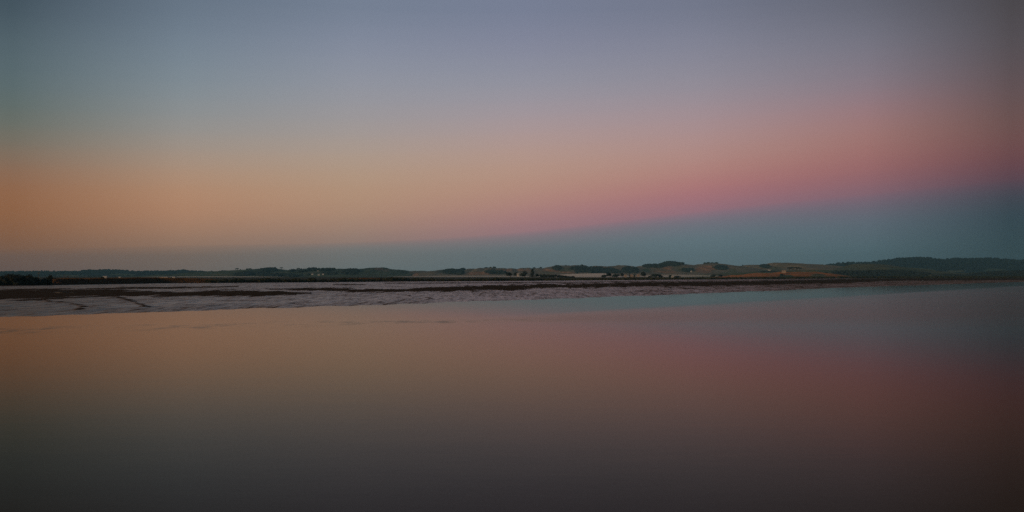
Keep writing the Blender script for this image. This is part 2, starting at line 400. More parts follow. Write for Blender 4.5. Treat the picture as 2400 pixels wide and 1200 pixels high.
# ------------------------------------------------------------------ hills
C_OR = (0.52, 0.27, 0.14); C_TAN = (0.30, 0.235, 0.15); C_GR = (0.12, 0.15, 0.075); C_OL = (0.18, 0.17, 0.08); C_WD = (0.014, 0.021, 0.023); C_RUST = (0.52, 0.19, 0.05)
ridge_data = {}
def ridge(name, Y0, front, back, prof, cover, patches, amp=6.0, nx=640, seed=1, fz=0.6):
    x0, x1 = prof[0][0], prof[-1][0]
    px = np.linspace(x0, x1, nx); yy = ip(prof, px) - (1.8 if name == 'far_wooded_hill' else 0)
    zc = H + (HY - yy) / F * Y0
    zc = zc + (2.6 if Y0 > 3000 else 0.6) + (4.6 if Y0 > 3000 else 2.5) * fbm(px / 12.0, px * 0, 4, seed)
    vsr = np.concatenate([np.linspace(0, 1, 26), 1 + np.linspace(0, 1, 9)[1:]])
    X = (px[:, None] - 1200) / F * Y0 + vsr[None, :] * 0
    Y = np.where(vsr <= 1, Y0 - front * (1 - vsr), Y0 + back * (vsr - 1))[None, :] + X * 0
    s = np.where(vsr <= 1, vsr, 2 - vsr)
    sh = (s * s * (3 - 2 * s)) ** 0.8
    mid = np.sin(np.clip(s, 0, 1) * pi)
    rel = fbm(X / 260.0, Y / 260.0, 4, seed + 3)
    Z = fz + (zc[:, None] - fz) * sh[None, :] + amp * rel * mid[None, :]
    Z = np.maximum(Z, 0.2)
    nyr = len(vsr)
    v = np.stack([X, Y, Z], -1).reshape(-1, 3)
    a, c = np.meshgrid(np.arange(nx - 1), np.arange(nyr - 1), indexing='ij'); k = (a * nyr + c).ravel()
    o = mesh_obj(name, v, np.stack([k, k + nyr, k + nyr + 1, k + 1], 1), M['hill'], smooth=True); tag(o, kind='structure')
    ipx = 1200 + F * X / Y; iy = HY - F * (Z - H) / Y
    colr = np.zeros(X.shape + (3,)); colr[:] = cover
    n1 = fbm(ipx / 22.0, iy / 5.0, 4, seed + 20)
    wd = np.zeros(X.shape)
    for (cx, cy, rx, ry, cc) in patches:
        d = np.sqrt(((ipx - cx) / rx) ** 2 + ((iy - cy) / ry) ** 2) + 0.9 * n1
        wgt = np.clip((1.1 - d) / 0.35, 0, 1)
        colr = colr * (1 - wgt[..., None]) + np.array(cc) * wgt[..., None]
        if cc == C_WD: wd = np.maximum(wd, wgt)
        else: wd = wd * (1 - wgt)
    if cover == C_WD:
        wd = 1 - np.clip(np.abs(colr - np.array(C_WD)).sum(-1) * 8, 0, 1)
    ca = o.data.color_attributes.new('cover', 'FLOAT_COLOR', 'POINT')
    ca.data.foreach_set('color', np.concatenate([colr, np.ones(X.shape + (1,))], -1).reshape(-1))
    ridge_data[name] = (X, Y, Z, wd, Y0)
    return o

ridge('far_wooded_hill', 5600, 1100, 500, [(1800,650),(1880,634),(1927,627),(1940,623.5),(1960,621),(1980,619.5),(2000,619.5),(2020,618.5),(2050,616),(2070,613.5),(2085,611),(2100,610.2),(2120,607.5),(2135,606.5),(2160,608),(2170,610),(2180,612),(2200,614),(2210,612),(2225,609),(2255,609),(2265,611),(2285,609.5),(2310,609.5),(2320,611.5),(2340,613.5),(2365,615),(2385,613.5),(2400,612),(2500,607),(2650,615),(2800,640)],
      C_WD, [(2160,634,45,4,C_GR),(2240,636,30,3,C_OL),(2330,634,26,3,C_GR)], seed=11)
ridge('left_far_hills', 5200, 900, 500, [(-420,642),(-200,639),(0,641),(60,638.5),(90,637),(150,638),(180,638.5),(200,636),(215,637.5),(235,637.5),(250,633.8),(290,634),(305,635.5),(320,638.5),(340,638),(360,637),(400,638),(415,637),(432,635),(450,636.5),(470,636.5),(480,639.5),(505,638),(530,638),(545,637),(560,636),(640,640),(700,648)],
      C_WD, [(160,646,40,1.8,C_OL),(280,644,30,2,C_GR),(450,643,26,2,C_OL)], seed=21)
ridge('left_green_hills', 3900, 900, 500, [(440,650),(480,643),(510,639.5),(530,638),(545,636.5),(560,634.5),(590,632.8),(600,633),(618,631),(640,630.5),(655,631),(665,633),(680,635),(690,636),(715,635.5),(722,634),(740,632),(760,633),(780,632.5),(795,633),(825,632.3),(845,632),(860,630.2),(880,629),(900,628),(915,631.5),(940,634),(970,640),(1000,649)],
      C_GR, [(520,644,35,3,C_OL),(625,634,20,4,C_WD),(590,643,40,4,C_WD),(700,637,26,2,C_WD),(650,640,34,2,C_OL),(735,639,30,3,C_OL),(815,638,26,6,C_WD),(765,634,24,2,C_WD),(740,633,24,1.6,C_WD),(870,636,30,5,C_GR),(888,631,10,2.5,C_OR),(905,634,8,3,C_TAN),(770,643,24,2,C_WD),(640,647,60,2.5,C_WD)], seed=31)
ridge('pasture_hills', 4300, 1100, 600, [(880,645),(905,636),(930,634.5),(955,635.5),(967,638),(980,636.5),(990,635),(1010,636),(1020,636.5),(1035,633.5),(1045,633),(1060,636),(1070,634.5),(1085,632),(1095,632),(1110,631),(1125,630),(1140,629.5),(1165,629),(1185,630),(1200,631),(1215,630),(1250,630),(1270,629.5),(1290,627.5),(1300,625.5),(1315,624),(1325,623.5),(1345,624),(1355,623.8),(1363,622.5),(1370,625),(1385,626),(1400,625.5),(1420,625.5),(1440,625),(1450,623.5),(1462,624),(1470,627),(1480,627),(1495,625.5),(1510,624.5),(1530,624),(1545,624),(1555,619.5),(1565,618),(1580,619),(1600,621.5),(1610,623),(1630,623),(1645,621),(1655,619),(1680,619.5),(1690,622),(1710,624),(1730,626),(1750,623.5),(1770,623),(1790,626),(1800,623),(1812,617.5),(1825,617),(1840,617),(1850,622),(1870,620.5),(1885,622),(1900,624),(1910,622.5),(1920,625),(1930,628),(1960,634),(2000,646)],
      C_TAN, [(974,643,8,5,C_OR),(1000,641,22,6,C_TAN),(1050,638,16,5,C_WD),(1075,640,12,6,C_WD),(1082,633,7,3,C_WD),(1110,632,18,2,C_TAN),(1120,641,34,3,C_OR),(1190,634,20,3.5,C_OR),(1170,640,22,3,C_WD),(1230,633,30,2.5,C_OR),(1290,634,22,3,C_OR),(1275,639,24,2,C_OL),(1305,629,11,4,C_WD),(1330,632,16,6,C_OL),(1362,633,20,8,C_WD),(1395,634,22,6,C_WD),(1430,636,22,5,C_WD),(1455,632,14,5,C_TAN),(1330,639,20,2,C_OR),(1480,636,20,6,C_WD),
             (1575,619,26,4.5,C_WD),(1530,625,22,2.5,C_WD),(1565,628,10,4,C_OR),(1550,637,30,3.5,C_OR),(1600,630,20,5,C_OL),(1515,634,14,5,C_GR),(1655,629,22,8,C_OR),(1662,637,12,4,C_OR),(1694,628,14,5,C_WD),(1612,635,10,3,C_WD),(1720,634,14,4,C_OL),(1740,630,20,5,C_TAN),(1770,630,20,4,C_TAN),(1797,626,7,3,C_WD),(1820,628,14,6,C_OL),(1875,626,22,4,C_TAN),(1890,630,22,3,C_TAN),(1800,636,30,3,C_GR)], seed=41, nx=900)
ridge('right_pasture_hill', 3600, 700, 400, [(1860,650),(1900,640),(1930,637),(1960,632),(1990,623.5),(2005,620.5),(2020,620),(2060,625),(2100,629),(2130,633),(2160,638),(2200,641),(2270,643),(2340,646),(2400,650)],
      (0.115, 0.115, 0.055), [(2060,628,30,2,(0.14, 0.125, 0.06)),(2120,634,24,2.5,C_GR),(1940,640,20,3,C_GR),(2040,634,30,3,C_OL),(2100,630,50,1.4,C_GR)], seed=51)
ridge('green_field_rise', 2700, 500, 300, [(1560,652),(1600,647),(1640,645),(1700,641),(1760,638),(1800,635),(1860,634),(1920,633.5),(1960,636),(2010,638),(2060,643),(2120,651)],
      C_GR, [(1800,636,40,1.2,C_WD),(1700,644,40,2,C_OL),(1880,634,40,1.3,C_OL)], amp=2.0, seed=61)
ridge('rust_coloured_spur', 2150, 260, 200, [(1660,652),(1690,649.5),(1740,644),(1790,641),(1830,638),(1850,636.6),(1900,637.5),(1925,641),(1945,647),(1960,652)],
      C_RUST, [(1840,648,18,3.2,C_GR),(1880,636.8,40,0.8,C_OL),(1920,646,18,4,C_OL)], amp=1.0, seed=71)
ridge('wooded_shore_rise', 2450, 260, 300, [(1910,652),(1940,645),(1960,639),(1980,637.5),(2020,637),(2060,636),(2100,635.5),(2130,639),(2160,642),(2200,646),(2260,648),(2290,647),(2320,641.5),(2350,638.5),(2400,637.5),(2500,634),(2650,638),(2750,650)],
      C_WD, [(2190,645,24,2,C_OL),(1945,640,10,3,C_GR)], amp=1.5, seed=81)

# ------------------------------------------------------------------ vegetation builders
def ico_pts():
    bm = bmesh.new(); bmesh.ops.create_icosphere(bm, subdivisions=1, radius=1.0)
    v = np.array([tuple(q.co) for q in bm.verts]); f = [tuple(q.index for q in p.verts) for p in bm.faces]; bm.free(); return v, f
ICO_V, ICO_F = ico_pts()
def crown_geo(lobes, n_leaf, leaf, rnd, core=0.86):
    """lumpy cores inside a shell of separate leaf sprays"""
    V = []; Fc = []
    for (cx, cy, cz, rx, ry, rz) in lobes:
        k = len(V)
        for v in ICO_V:
            j = core * (0.85 + 0.3 * rnd.random())
            V.append((cx + v[0] * rx * j, cy + v[1] * ry * j, cz + v[2] * rz * j))
        Fc += [tuple(a + k for a in f) for f in ICO_F]
    vol = [l[3] * l[5] for l in lobes]
    for _ in range(n_leaf):
        l = rnd.choices(lobes, vol)[0]
        th = rnd.uniform(0, 2 * pi); ph = math.acos(rnd.uniform(-0.7, 1)); r = rnd.uniform(0.78, 1.13)
        c = Vector((l[0] + l[3] * r * sin(ph) * cos(th), l[1] + l[4] * r * sin(ph) * sin(th), l[2] + l[5] * r * cos(ph)))
        a = Vector((rnd.gauss(0, 1), rnd.gauss(0, 1), rnd.gauss(0, .8))).normalized(); b_ = a.cross(Vector((rnd.gauss(0, 1), rnd.gauss(0, 1), rnd.gauss(0, 1)))).normalized()
        s = leaf * rnd.uniform(0.5, 1.3); k = len(V)
        V += [tuple(c + a * s), tuple(c + b_ * s * .55), tuple(c - a * s), tuple(c - b_ * s * .55)]
        Fc.append((k, k + 1, k + 2, k + 3))
    return V, Fc
def tube(V, Fc, p0, p1, r0, r1, n=6):
    p0, p1 = Vector(p0), Vector(p1); d = (p1 - p0).normalized(); a = d.orthogonal().normalized(); b_ = d.cross(a); k = len(V)
    for p, r in ((p0, r0), (p1, r1)):
        for i in range(n):
            an = 2 * pi * i / n; V.append(tuple(p + a * r * cos(an) + b_ * r * sin(an)))
    for i in range(n): j = (i + 1) % n; Fc.append((k + i, k + j, k + n + j, k + n + i))
    Fc.append(tuple(k + n + i for i in range(n))); Fc.append(tuple(k + n - 1 - i for i in range(n)))
def mesh_from(name, V, Fc, mat):
    me = bpy.data.meshes.new(name); me.from_pydata([tuple(v) for v in V], [], Fc); me.update(); me.materials.append(mat); return me
def plant_meshes(kind, seed, mat):
    rnd = random.Random(seed); V = []; Fc = []
    if kind == 'mangrove':      # unit: 1 high, about 1.5 wide, foliage to the ground
        lobes = [(rnd.uniform(-.5, .5), rnd.uniform(-.35, .35), rnd.uniform(.30, .62), rnd.uniform(.24, .40), rnd.uniform(.24, .38), rnd.uniform(.20, .34)) for _ in range(9)]
        lobes += [(x, 0, .2, .3, .3, .24) for x in (-.45, 0, .45)]
        V, Fc = crown_geo(lobes, 620, 0.055, rnd)
        tv, tf = [], []
        for k in range(4):
            a = rnd.uniform(0, 6.28); tube(tv, tf, (0.1 * cos(a), 0.1 * sin(a), -.05), (.35 * cos(a), .3 * sin(a), .5), .035, .012)
    elif kind == 'round':       # trunk then a domed crown
        lobes = [(rnd.uniform(-.26, .26), rnd.uniform(-.2, .2), rnd.uniform(.42, .74), rnd.uniform(.18, .28), rnd.uniform(.18, .26), rnd.uniform(.15, .22)) for _ in range(8)]
        V, Fc = crown_geo(lobes, 520, 0.045, rnd)
        tv, tf = [], []; tube(tv, tf, (0, 0, -.03), (0.02, 0, .45), .04, .025)
        for k in range(4):
            a = rnd.uniform(0, 6.28); tube(tv, tf, (0.01, 0, .28), (.22 * cos(a), .2 * sin(a), .6), .02, .008)
    elif kind == 'conifer':     # tiered pine
        lobes = []
        for k in range(7):
            z = .2 + .11 * k; r = .30 * (1 - (z - .12) * 0.9)
            for q in range(3):
                a = rnd.uniform(0, 6.28); lobes.append((r * .5 * cos(a), r * .5 * sin(a), z, r * .6, r * .6, .045))
        lobes.append((0, 0, .95, .03, .03, .06)); lobes.append((0, 0, .5, .1, .1, .32))
        V, Fc = crown_geo(lobes, 460, 0.04, rnd)
        tv, tf = [], []; tube(tv, tf, (0, 0, -.03), (0, 0, .95), .03, .008)
    elif kind == 'flat':        # spreading flat-topped pine over a bare trunk
        lobes = [(rnd.uniform(-.42, .42), rnd.uniform(-.3, .3), rnd.uniform(.70, .86), rnd.uniform(.16, .26), rnd.uniform(.16, .24), rnd.uniform(.09, .14)) for _ in range(9)]
        V, Fc = crown_geo(lobes, 420, 0.045, rnd)
        tv, tf = [], []; tube(tv, tf, (0, 0, -.03), (0.03, 0, .5), .035, .022)
        for k in range(5):
            a = rnd.uniform(0, 6.28); tube(tv, tf, (0.03, 0, .42), (.35 * cos(a), .25 * sin(a), .78), .018, .008)
    return mesh_from('crown', V, Fc, mat), mesh_from('trunk', tv, tf, M['bark'])
LIB = {}
def lib(kind, matk, var):
    key = (kind, matk, var)
    if key not in LIB: LIB[key] = plant_meshes(kind, hash(kind) % 1 + {'mangrove': 100, 'round': 200, 'conifer': 300, 'flat': 400}[kind] + var, M[matk])
    return LIB[key]
def plant(name, kind, matk, X, Y, z, w, h, label, cat, group=None, var=None):
    """w, h in metres; unit meshes are about 1.5 (mangrove) or 0.9 wide"""
    var = R.randrange(4) if var is None else var
    cm, tm = lib(kind, matk, var)
    o = empty(name, (X, Y, z), R.uniform(-.5, .5))
    base = {'mangrove': 1.45, 'round': 0.85, 'conifer': 0.60, 'flat': 1.15}[kind]
    o.scale = (w / base, w / base * R.uniform(.8, 1.1), h)
    c = bpy.data.objects.new('crown', cm); COL.objects.link(c); c.parent = o
    t_ = bpy.data.objects.new('trunk', tm); COL.objects.link(t_); t_.parent = o
    tag(o, label, cat, group); return o
def plant_px(name, kind, matk, px, ytop, ybase, wpx, Y, label, cat, group=None, var=None, ground=None):
    X, zt = at(px, ytop, Y); _, zb = at(px, ybase, Y)
    if ground is not None: zb = ground
    return plant(name, kind, matk, X, Y, zb, wpx / F * Y, zt - zb, label, cat, group, var)

# left mangrove thicket -------------------------------------------------
for i, (px, yt, w_, dy) in enumerate([(-60,643,42,0),(-25,641,40,6),(3,641.5,34,0),(20,640,30,8),(36,638.5,30,2),(52,640,32,9),(66,641.5,30,1),(80,644,28,3),(30,646,34,-3),(70,650,30,-2)]):
    Y = back_Y(px) + dy
    if px > 0 and i < 8 and px in (36,):
        lab, g = 'tallest dark bush in the black thicket at the left edge of the shore', None
    else:
        lab, g = 'near-black mangrove bush packed into the thicket at the left end of the shore', 'mangroves in the left thicket'
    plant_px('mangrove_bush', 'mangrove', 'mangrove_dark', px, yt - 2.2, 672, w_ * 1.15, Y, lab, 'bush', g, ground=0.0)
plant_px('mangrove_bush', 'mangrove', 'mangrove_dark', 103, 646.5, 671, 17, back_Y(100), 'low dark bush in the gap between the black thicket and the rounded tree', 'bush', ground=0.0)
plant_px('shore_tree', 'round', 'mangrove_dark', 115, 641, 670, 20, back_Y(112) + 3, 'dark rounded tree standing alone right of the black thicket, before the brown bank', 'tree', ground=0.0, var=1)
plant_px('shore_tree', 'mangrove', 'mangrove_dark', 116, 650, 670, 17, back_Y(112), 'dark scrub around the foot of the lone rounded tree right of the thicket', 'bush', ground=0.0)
for px, yt, w_ in ((130, 650.5, 8), (240, 647.5, 9), (400, 648.5, 10)):
    Y = back_Y(px) + 12
    plant_px('small_bush', 'mangrove', 'mangrove_dark', px, yt, 656, w_, Y, {130: 'tiny dark bush on the brown bank, closest to the black thicket', 240: 'small dark bush on the brown bank, in front of the pale glasshouse', 400: 'small olive bush on the brown bank, among the pale sheds'}[px], 'bush')

# stop bank of brown grass ------------------------------------------------
BK = [(118,656),(140,653.5),(200,653.5),(250,653),(300,652.5),(350,652),(400,652.5),(450,653.5),(490,655),(520,658),(600,658.5),(700,658),(780,657),(800,654),(850,652.8),(890,653),(915,656),(960,657),(1040,657),(1200,656)]
vs, fs = [], []
prof_u = [(0, 0.0), (0.08, 0.18), (0.2, 0.34), (0.35, 0.55), (0.5, 0.80), (0.62, 0.97), (0.72, 1.0), (0.82, 0.95), (1.0, 0.2)]
pp = np.linspace(100, 1240, 460); nr = len(prof_u)
for i, px in enumerate(pp):
    Y = back_Y(px); top = at(px, float(ip(BK, px)), Y + 12)[1]
    top = max(0.9, top * min(1, (px - 98) / 30, (1245 - px) / 50 + .2))
    for j, (a, hgt_) in enumerate(prof_u):
        yy = Y - 1.5 + a * 20; n_ = float(fbm(np.array(px / 6.0), np.array(j * 1.7), 3, 8))
        vs.append(((px - 1200) / F * yy, yy, -0.05 + (top + .05) * hgt_ + (0.28 * n_ if 0 < j < nr - 1 else 0)))
fs = [(i * nr + j, (i + 1) * nr + j, (i + 1) * nr + j + 1, i * nr + j + 1) for i in range(len(pp) - 1) for j in range(nr - 1)]
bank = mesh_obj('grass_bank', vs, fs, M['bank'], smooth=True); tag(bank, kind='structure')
V, Fc = [], []
for _ in range(15000):
    px = R.uniform(122, 1230); Y = back_Y(px); top = at(px, float(ip(BK, px)), Y + 12)[1]
    a = R.choice((R.uniform(.5, .85), R.uniform(0.02, .85))); hh_ = float(np.interp(a, [q[0] for q in prof_u], [q[1] for q in prof_u]))
    yy = Y - 1.5 + a * 20; x = (px - 1200) / F * yy; z = top * hh_ - .2
    s = R.uniform(.25, .6); wd_ = R.uniform(.1, .35); k = len(V); ll = R.uniform(-.2, .2)
    V += [(x - wd_, yy, z), (x + wd_, yy + R.uniform(-.1, .1), z), (x + ll, yy, z + .2 + s)]; Fc.append((k, k + 1, k + 2))
g = mesh_obj('bank_grass', V, Fc, M['grass']); tag(g, 'dry brown grass tufts covering the long bank behind the mud', 'grass', kind='stuff')

# row of mangroves along the middle of the shore --------------------------
def row(px0, px1, tops, step, group, label, dark=False, hrow=(0, 4)):
    px = px0
    while px < px1:
        w_ = R.uniform(*step); Y = back_Y(px) + R.uniform(*hrow); yt = float(ip(tops, px)) + R.uniform(-.5, 1.4)
        plant_px('mangrove_bush', 'mangrove', 'mangrove_dark' if dark else 'mangrove', px, yt - .5 + R.choice((0, 0, .8, 1.4, -.8)), 660, w_, Y, label, 'bush', group, ground=-0.05)
        px += w_ * .58
T1 = [(480,655),(495,654.5),(520,652.5),(545,650),(555,649.3),(575,652),(600,650),(625,649.5),(650,651),(675,650.5),(700,652),(715,653.5),(730,649.8),(745,653),(760,653),(785,650.5),(800,650),(820,650.3),(840,651),(870,651.2),(890,649.5)]
row(488, 892, T1, (13, 24), 'mangroves along the left half of the shore', 'olive mangrove bush in the row between the brown bank and the orange grass')
T2 = [(892,649),(930,647.2),(940,648),(970,650),(1000,651),(1050,651.5),(1100,650),(1130,649.5),(1165,650),(1200,650.5),(1240,651.5)]
row(895, 1235, T2, (12, 20), 'mangroves along the middle of the shore', 'olive mangrove bush in the low even row before the misty pasture hills', hrow=(2, 10))
row(800, 900, [(800,650),(850,651),(900,650.5)], (12, 18), 'bushes on top of the orange bank', 'dark bush on top of the orange-grassed stretch of bank', hrow=(12, 16))

# distant continuous mangrove strip on the right: one mass
def thicket(name, label, px0, px1, topf, n, mat, depth, leafpx=1.1, lobe=(5, 12)):
    V, Fc = [], []; rnd = random.Random(len(name) * 31 + int(px0))
    for _ in range(n):
        px = rnd.uniform(px0, px1); Y = back_Y(px) + rnd.uniform(1, depth); yt = float(ip(topf, px)) + rnd.uniform(0, 1.6)
        zt = max(0.6, at(px, yt, Y)[1]); X = (px - 1200) / F * Y; rx = rnd.uniform(*lobe) / F * Y / 2
        lobes = [(X, Y, zt * .5, rx, rx * .8, zt * .55), (X + rx * .6 * rnd.uniform(-1, 1), Y, zt * .66, rx * .6, rx * .5, zt * .36)]
        v, f = crown_geo(lobes, 26, leafpx / F * Y * .7, rnd, .95); k = len(V); V += v; Fc += [tuple(a + k for a in q) for q in f]
    o = mesh_obj(name, V, Fc, mat); tag(o, label, 'mangroves', kind='stuff'); return o
T3 = [(1190,651),(1280,652.3),(1340,651.5),(1400,651.5),(1500,650),(1700,649.3),(1800,648.3),(1900,647.8),(2000,647.2),(2100,646.8),(2300,647),(2450,646.5),(2850,646)]
thicket('mangrove_belt', 'thin dark green belt of far mangroves along the right half of the shore', 1195, 2850, T3, 1500, M['mangrove'], 60)

# hillside woods: sampled over the wooded cover of each ridge -------------
def hillside(name, label, ridge_name, n, th, tw, mat, seed):
    X, Y, Z, wd, Y0 = ridge_data[ridge_name]; rnd = np.random.RandomState(seed)
    V = []; Fc = []; nx, ny = X.shape; cnt = 0; tries = 0
    # weight by wood
    sub = wd[:, :28]; p = (sub > .5).astype(float).ravel(); 
    if p.sum() == 0: return
    p /= p.sum(); idx = rnd.choice(len(p), n, p=p)
    for q in idx:
        i, j = divmod(int(q), sub.shape[1]); i2 = min(i + 1, nx - 1); j2 = min(j + 1, ny - 1); a, b_ = rnd.rand(), rnd.rand()
        x = X[i, j] * (1 - a) + X[i2, j] * a; y = Y[i, j] * (1 - b_) + Y[i, j2] * b_
        z = (Z[i, j] * (1 - b_) + Z[i, j2] * b_) * (1 - a) + (Z[i2, j] * (1 - b_) + Z[i2, j2] * b_) * a
        h = th * rnd.uniform(.5, 1.15); w_ = tw * rnd.uniform(.6, 1.2); k = len(V)
        jit = .8 + .4 * rnd.rand(len(ICO_V))
        for v, jj_ in zip(ICO_V, jit): V.append((x + v[0] * w_ * jj_, y + v[1] * w_ * jj_, z + h * .38 + v[2] * h * .62 * jj_))
        Fc += [tuple(a_ + k for a_ in f) for f in ICO_F]
    o = mesh_obj(name, V, Fc, mat); tag(o, label, 'woodland', kind='stuff')
hillside('woodland', 'dark blue-green forest covering the high far hill on the right', 'far_wooded_hill', 4200, 7, 8, M['wood'], 1)
hillside('woodland', 'dark forest covering the low far hills on the left', 'left_far_hills', 2600, 5.0, 7, M['wood'], 2)
hillside('woodland', 'patches of dark forest on the green hills left of centre', 'left_green_hills', 1700, 7.5, 7, M['tree'], 3)
hillside('woodland', 'patches of dark scrub on the dry pasture hills in the centre', 'pasture_hills', 2800, 8.0, 7, M['tree'], 4)
hillside('woodland', 'dark green wood on the low shore rise at the right', 'wooded_shore_rise', 2600, 4.2, 4.2, M['tree'], 5)

# single trees against the sky and in the fields --------------------------
SKYL = [  # px, top, base, width, dist, kind, label
 (412,634,638.5,6,5150,'round','small tree on the far left skyline, just left of the wooded knoll'),
 (424,632.5,637.5,9,5150,'round','broad tree at the left end of the wooded knoll on the far left skyline'),
 (434,632.4,637,9,5150,'round','broad tree at the right end of the wooded knoll on the far left skyline'),
 (457,634,638,9,5150,'round','low spreading tree on the long wooded crest right of the left skyline knoll'),
 (471,634,639,8,5150,'round','tree at the drop where the far left skyline dips'),
 (531,635,638.5,8,3880,'flat','faint low tree on the skyline left of the lone umbrella-shaped tree'),
 (555,629.4,635.5,7,3880,'flat','lone umbrella-shaped tree on the green ridge skyline'),
 (563,631,635.5,4,3880,'round','tiny thin tree between the umbrella-shaped tree and the square clump'),
 (580,629,634,7,3880,'round','left tree of the square dark clump on the green ridge'),
 (587,628.6,634,8,3880,'round','right tree of the square dark clump on the green ridge'),
 (624,629,633,10,3880,'round','tree at the left foot of the high wooded knob'),
 (636,625.8,632,9,3880,'round','tallest tree on the high wooded knob of the green ridge'),
 (645,626,632,6,3880,'round','second tall tree on the high wooded knob of the green ridge'),
 (660,627.7,632.5,7,3880,'flat','wind-swept tree at the right end of the high wooded knob'),
 (700,628.7,636,7,3880,'flat','solitary spreading tree in the dip of the green ridge skyline'),
 (733,630.4,634,7,3880,'round',None),(740,629.8,634,8,3880,'round',None),(748,629.9,634,7,3880,'round',None),(755,630.5,634.5,7,3880,'round',None),
 (786,629.8,634,5,3880,'conifer','pointed tree on the skyline right of the flat dark hedge'),
 (1140,626,631,9,4280,'round',None),(1149,625.4,631,9,4280,'round',None),(1159,624.2,630.5,8,4280,'round',None),
 (1253,626.3,631,6,4280,'round','small tree on the pasture crest above the tiered pine'),
 (1267,625.8,631,8,4280,'round','domed tree on the pasture crest, second right of the tiered pine'),
 (1298,623,630,10,4280,'round','broad dark tree at the left of the crest clump over the mist'),
 (1313,621.6,629,9,4280,'round','taller dark tree at the right of the crest clump over the mist'),
 (1326,621.2,625,5,4280,'round','tiny bush on the smooth crest between the clump and the dark peak'),
 (1363,620,626,11,4280,'round','tree crowning the dark wooded peak right of centre'),
 (1455,622,626.5,14,4280,'round','low broad thicket tree on the crest above the round dark trees'),
 (1653,614.6,621,9,4280,'round',None),(1661,613.6,620.5,9,4280,'round',None),(1670,614.3,620.5,9,4280,'round',None),(1679,613.8,621,7,4280,'round',None),
 (1741,621,626,6,4280,'conifer','pointed tree on the skyline in the dip right of the orange hill'),
 (1984,615.8,622,10,3620,'round','dark tree cluster on the crest at the left foot of the high far hill'),
 (1968,617.8,624,9,5500,'round','small tree on the skyline left of the dark crest cluster'),
]
for (px, yt, yb, w_, Y, kind, lab) in SKYL:
    g = None
    if lab is None:
        if px < 800: lab, g = 'dark tree in the flat-topped hedge on the green ridge skyline', 'hedge trees on the green ridge'
        elif px < 1200: lab, g = 'dark tree in the clump on the dry pasture summit left of centre', 'trees on the dry summit'
        else: lab, g = 'dark tree in the clump capping the orange hill', 'trees capping the orange hill'
    plant_px('hill_tree', kind, 'tree', px, yt - 1.3, yb + 1.5, w_ * 1.25, Y, lab, 'tree', g)
NEAR = [
 (1196,636,652,20,1150,'round','broad dark tree at the left end of the dark grove, behind the mangroves'),
 (1213,636,652,18,1180,'round','second tree from the left in the dark grove behind the mangroves'),
 (1229,633,653,20,1150,'round','tall rounded tree left of the tiered pine in the dark grove'),
 (1248,628,653,17,1150,'conifer','tiered dark pine rising highest in the dark grove'),
 (1417,642,653,14,1500,'round','leftmost low tree of the misty clump right of the white fog'),
 (1430,636.5,653,18,1520,'round','tall faint tree in the misty clump right of the white fog'),
 (1444,640,653,20,1480,'round','wide rounded tree in the misty clump right of the white fog'),
 (1460,637,653,11,1460,'round','narrow dark tree beside the tiny farmhouses'),
 (1476,641,653,6,1500,'conifer','small pointed tree among the tiny farmhouses'),
 (1487,641,653,7,1500,'conifer','second small pointed tree among the tiny farmhouses'),
 (1511,634.5,653,19,1350,'round','big round dark tree right of the tiny farmhouses'),
 (1524,645,653,9,1350,'round','low bush at the right foot of the big round dark tree'),
 (1537,639.5,653,22,1350,'round','wide domed tree in front of the fog, right of the big round tree'),
 (1550,643,653,14,1360,'round','low tree trailing off right of the wide domed tree'),
 (1571,642.5,653,7,1350,'round','small upright tree just left of the white shed'),
 (1588,645,652,15,1500,'round','flat low bush just right of the white shed'),
 (1610,632,640,10,3300,'round','dark tree beside the small white hillside house'),
 (1619,634.5,640,6,3290,'round','little tree touching the small white hillside house'),
 (1647,646,653,5,1350,'round','tiny dark bush alone on the field before the orange hill'),
 (1673,641.5,652,15,1800,'round','left bush of the pair under the orange hill'),
 (1691,641.5,652,15,1800,'round','right bush of the pair under the orange hill'),
 (1850,626,637.5,14,2140,'flat','leftmost flat-topped pine of the clump on the rust-coloured spur'),
 (1858,625.5,637.5,14,2150,'flat','second flat-topped pine of the clump on the rust-coloured spur'),
 (1867,625.2,637.5,14,2145,'flat','third flat-topped pine of the clump on the rust-coloured spur'),
 (1874,626,637.5,12,2140,'flat','rightmost flat-topped pine of the clump on the rust-coloured spur'),
 (1835,639.5,651,15,1900,'round','dark bush below the house on the rust-coloured spur'),
 (1938,635,648,12,2300,'round','olive tree where the rust-coloured spur meets the dark wood'),
 (1958,637,648,14,2300,'round','dark tree at the left end of the wood beside the rust-coloured spur'),
]
for (px, yt, yb, w_, Y, kind, lab) in NEAR:
    plant_px('field_tree', kind, 'tree', px, yt, yb, w_, Y, lab, 'tree')
# the grove's long canopy, crown by crown
GT = [(1258,639),(1275,641),(1290,641.5),(1310,642.5),(1325,644),(1337,647),(1349,644.5)]
px = 1261
while px < 1350:
    yt = float(ip(GT, px)) + R.uniform(-.4, .8)
    plant_px('grove_tree', 'round', 'tree', px, yt, 653, R.uniform(10, 14), 1120 + R.uniform(-40, 40), 'dark tree in the long low canopy right of the tiered pine', 'tree', 'trees of the grove canopy')
    px += R.uniform(5, 8)

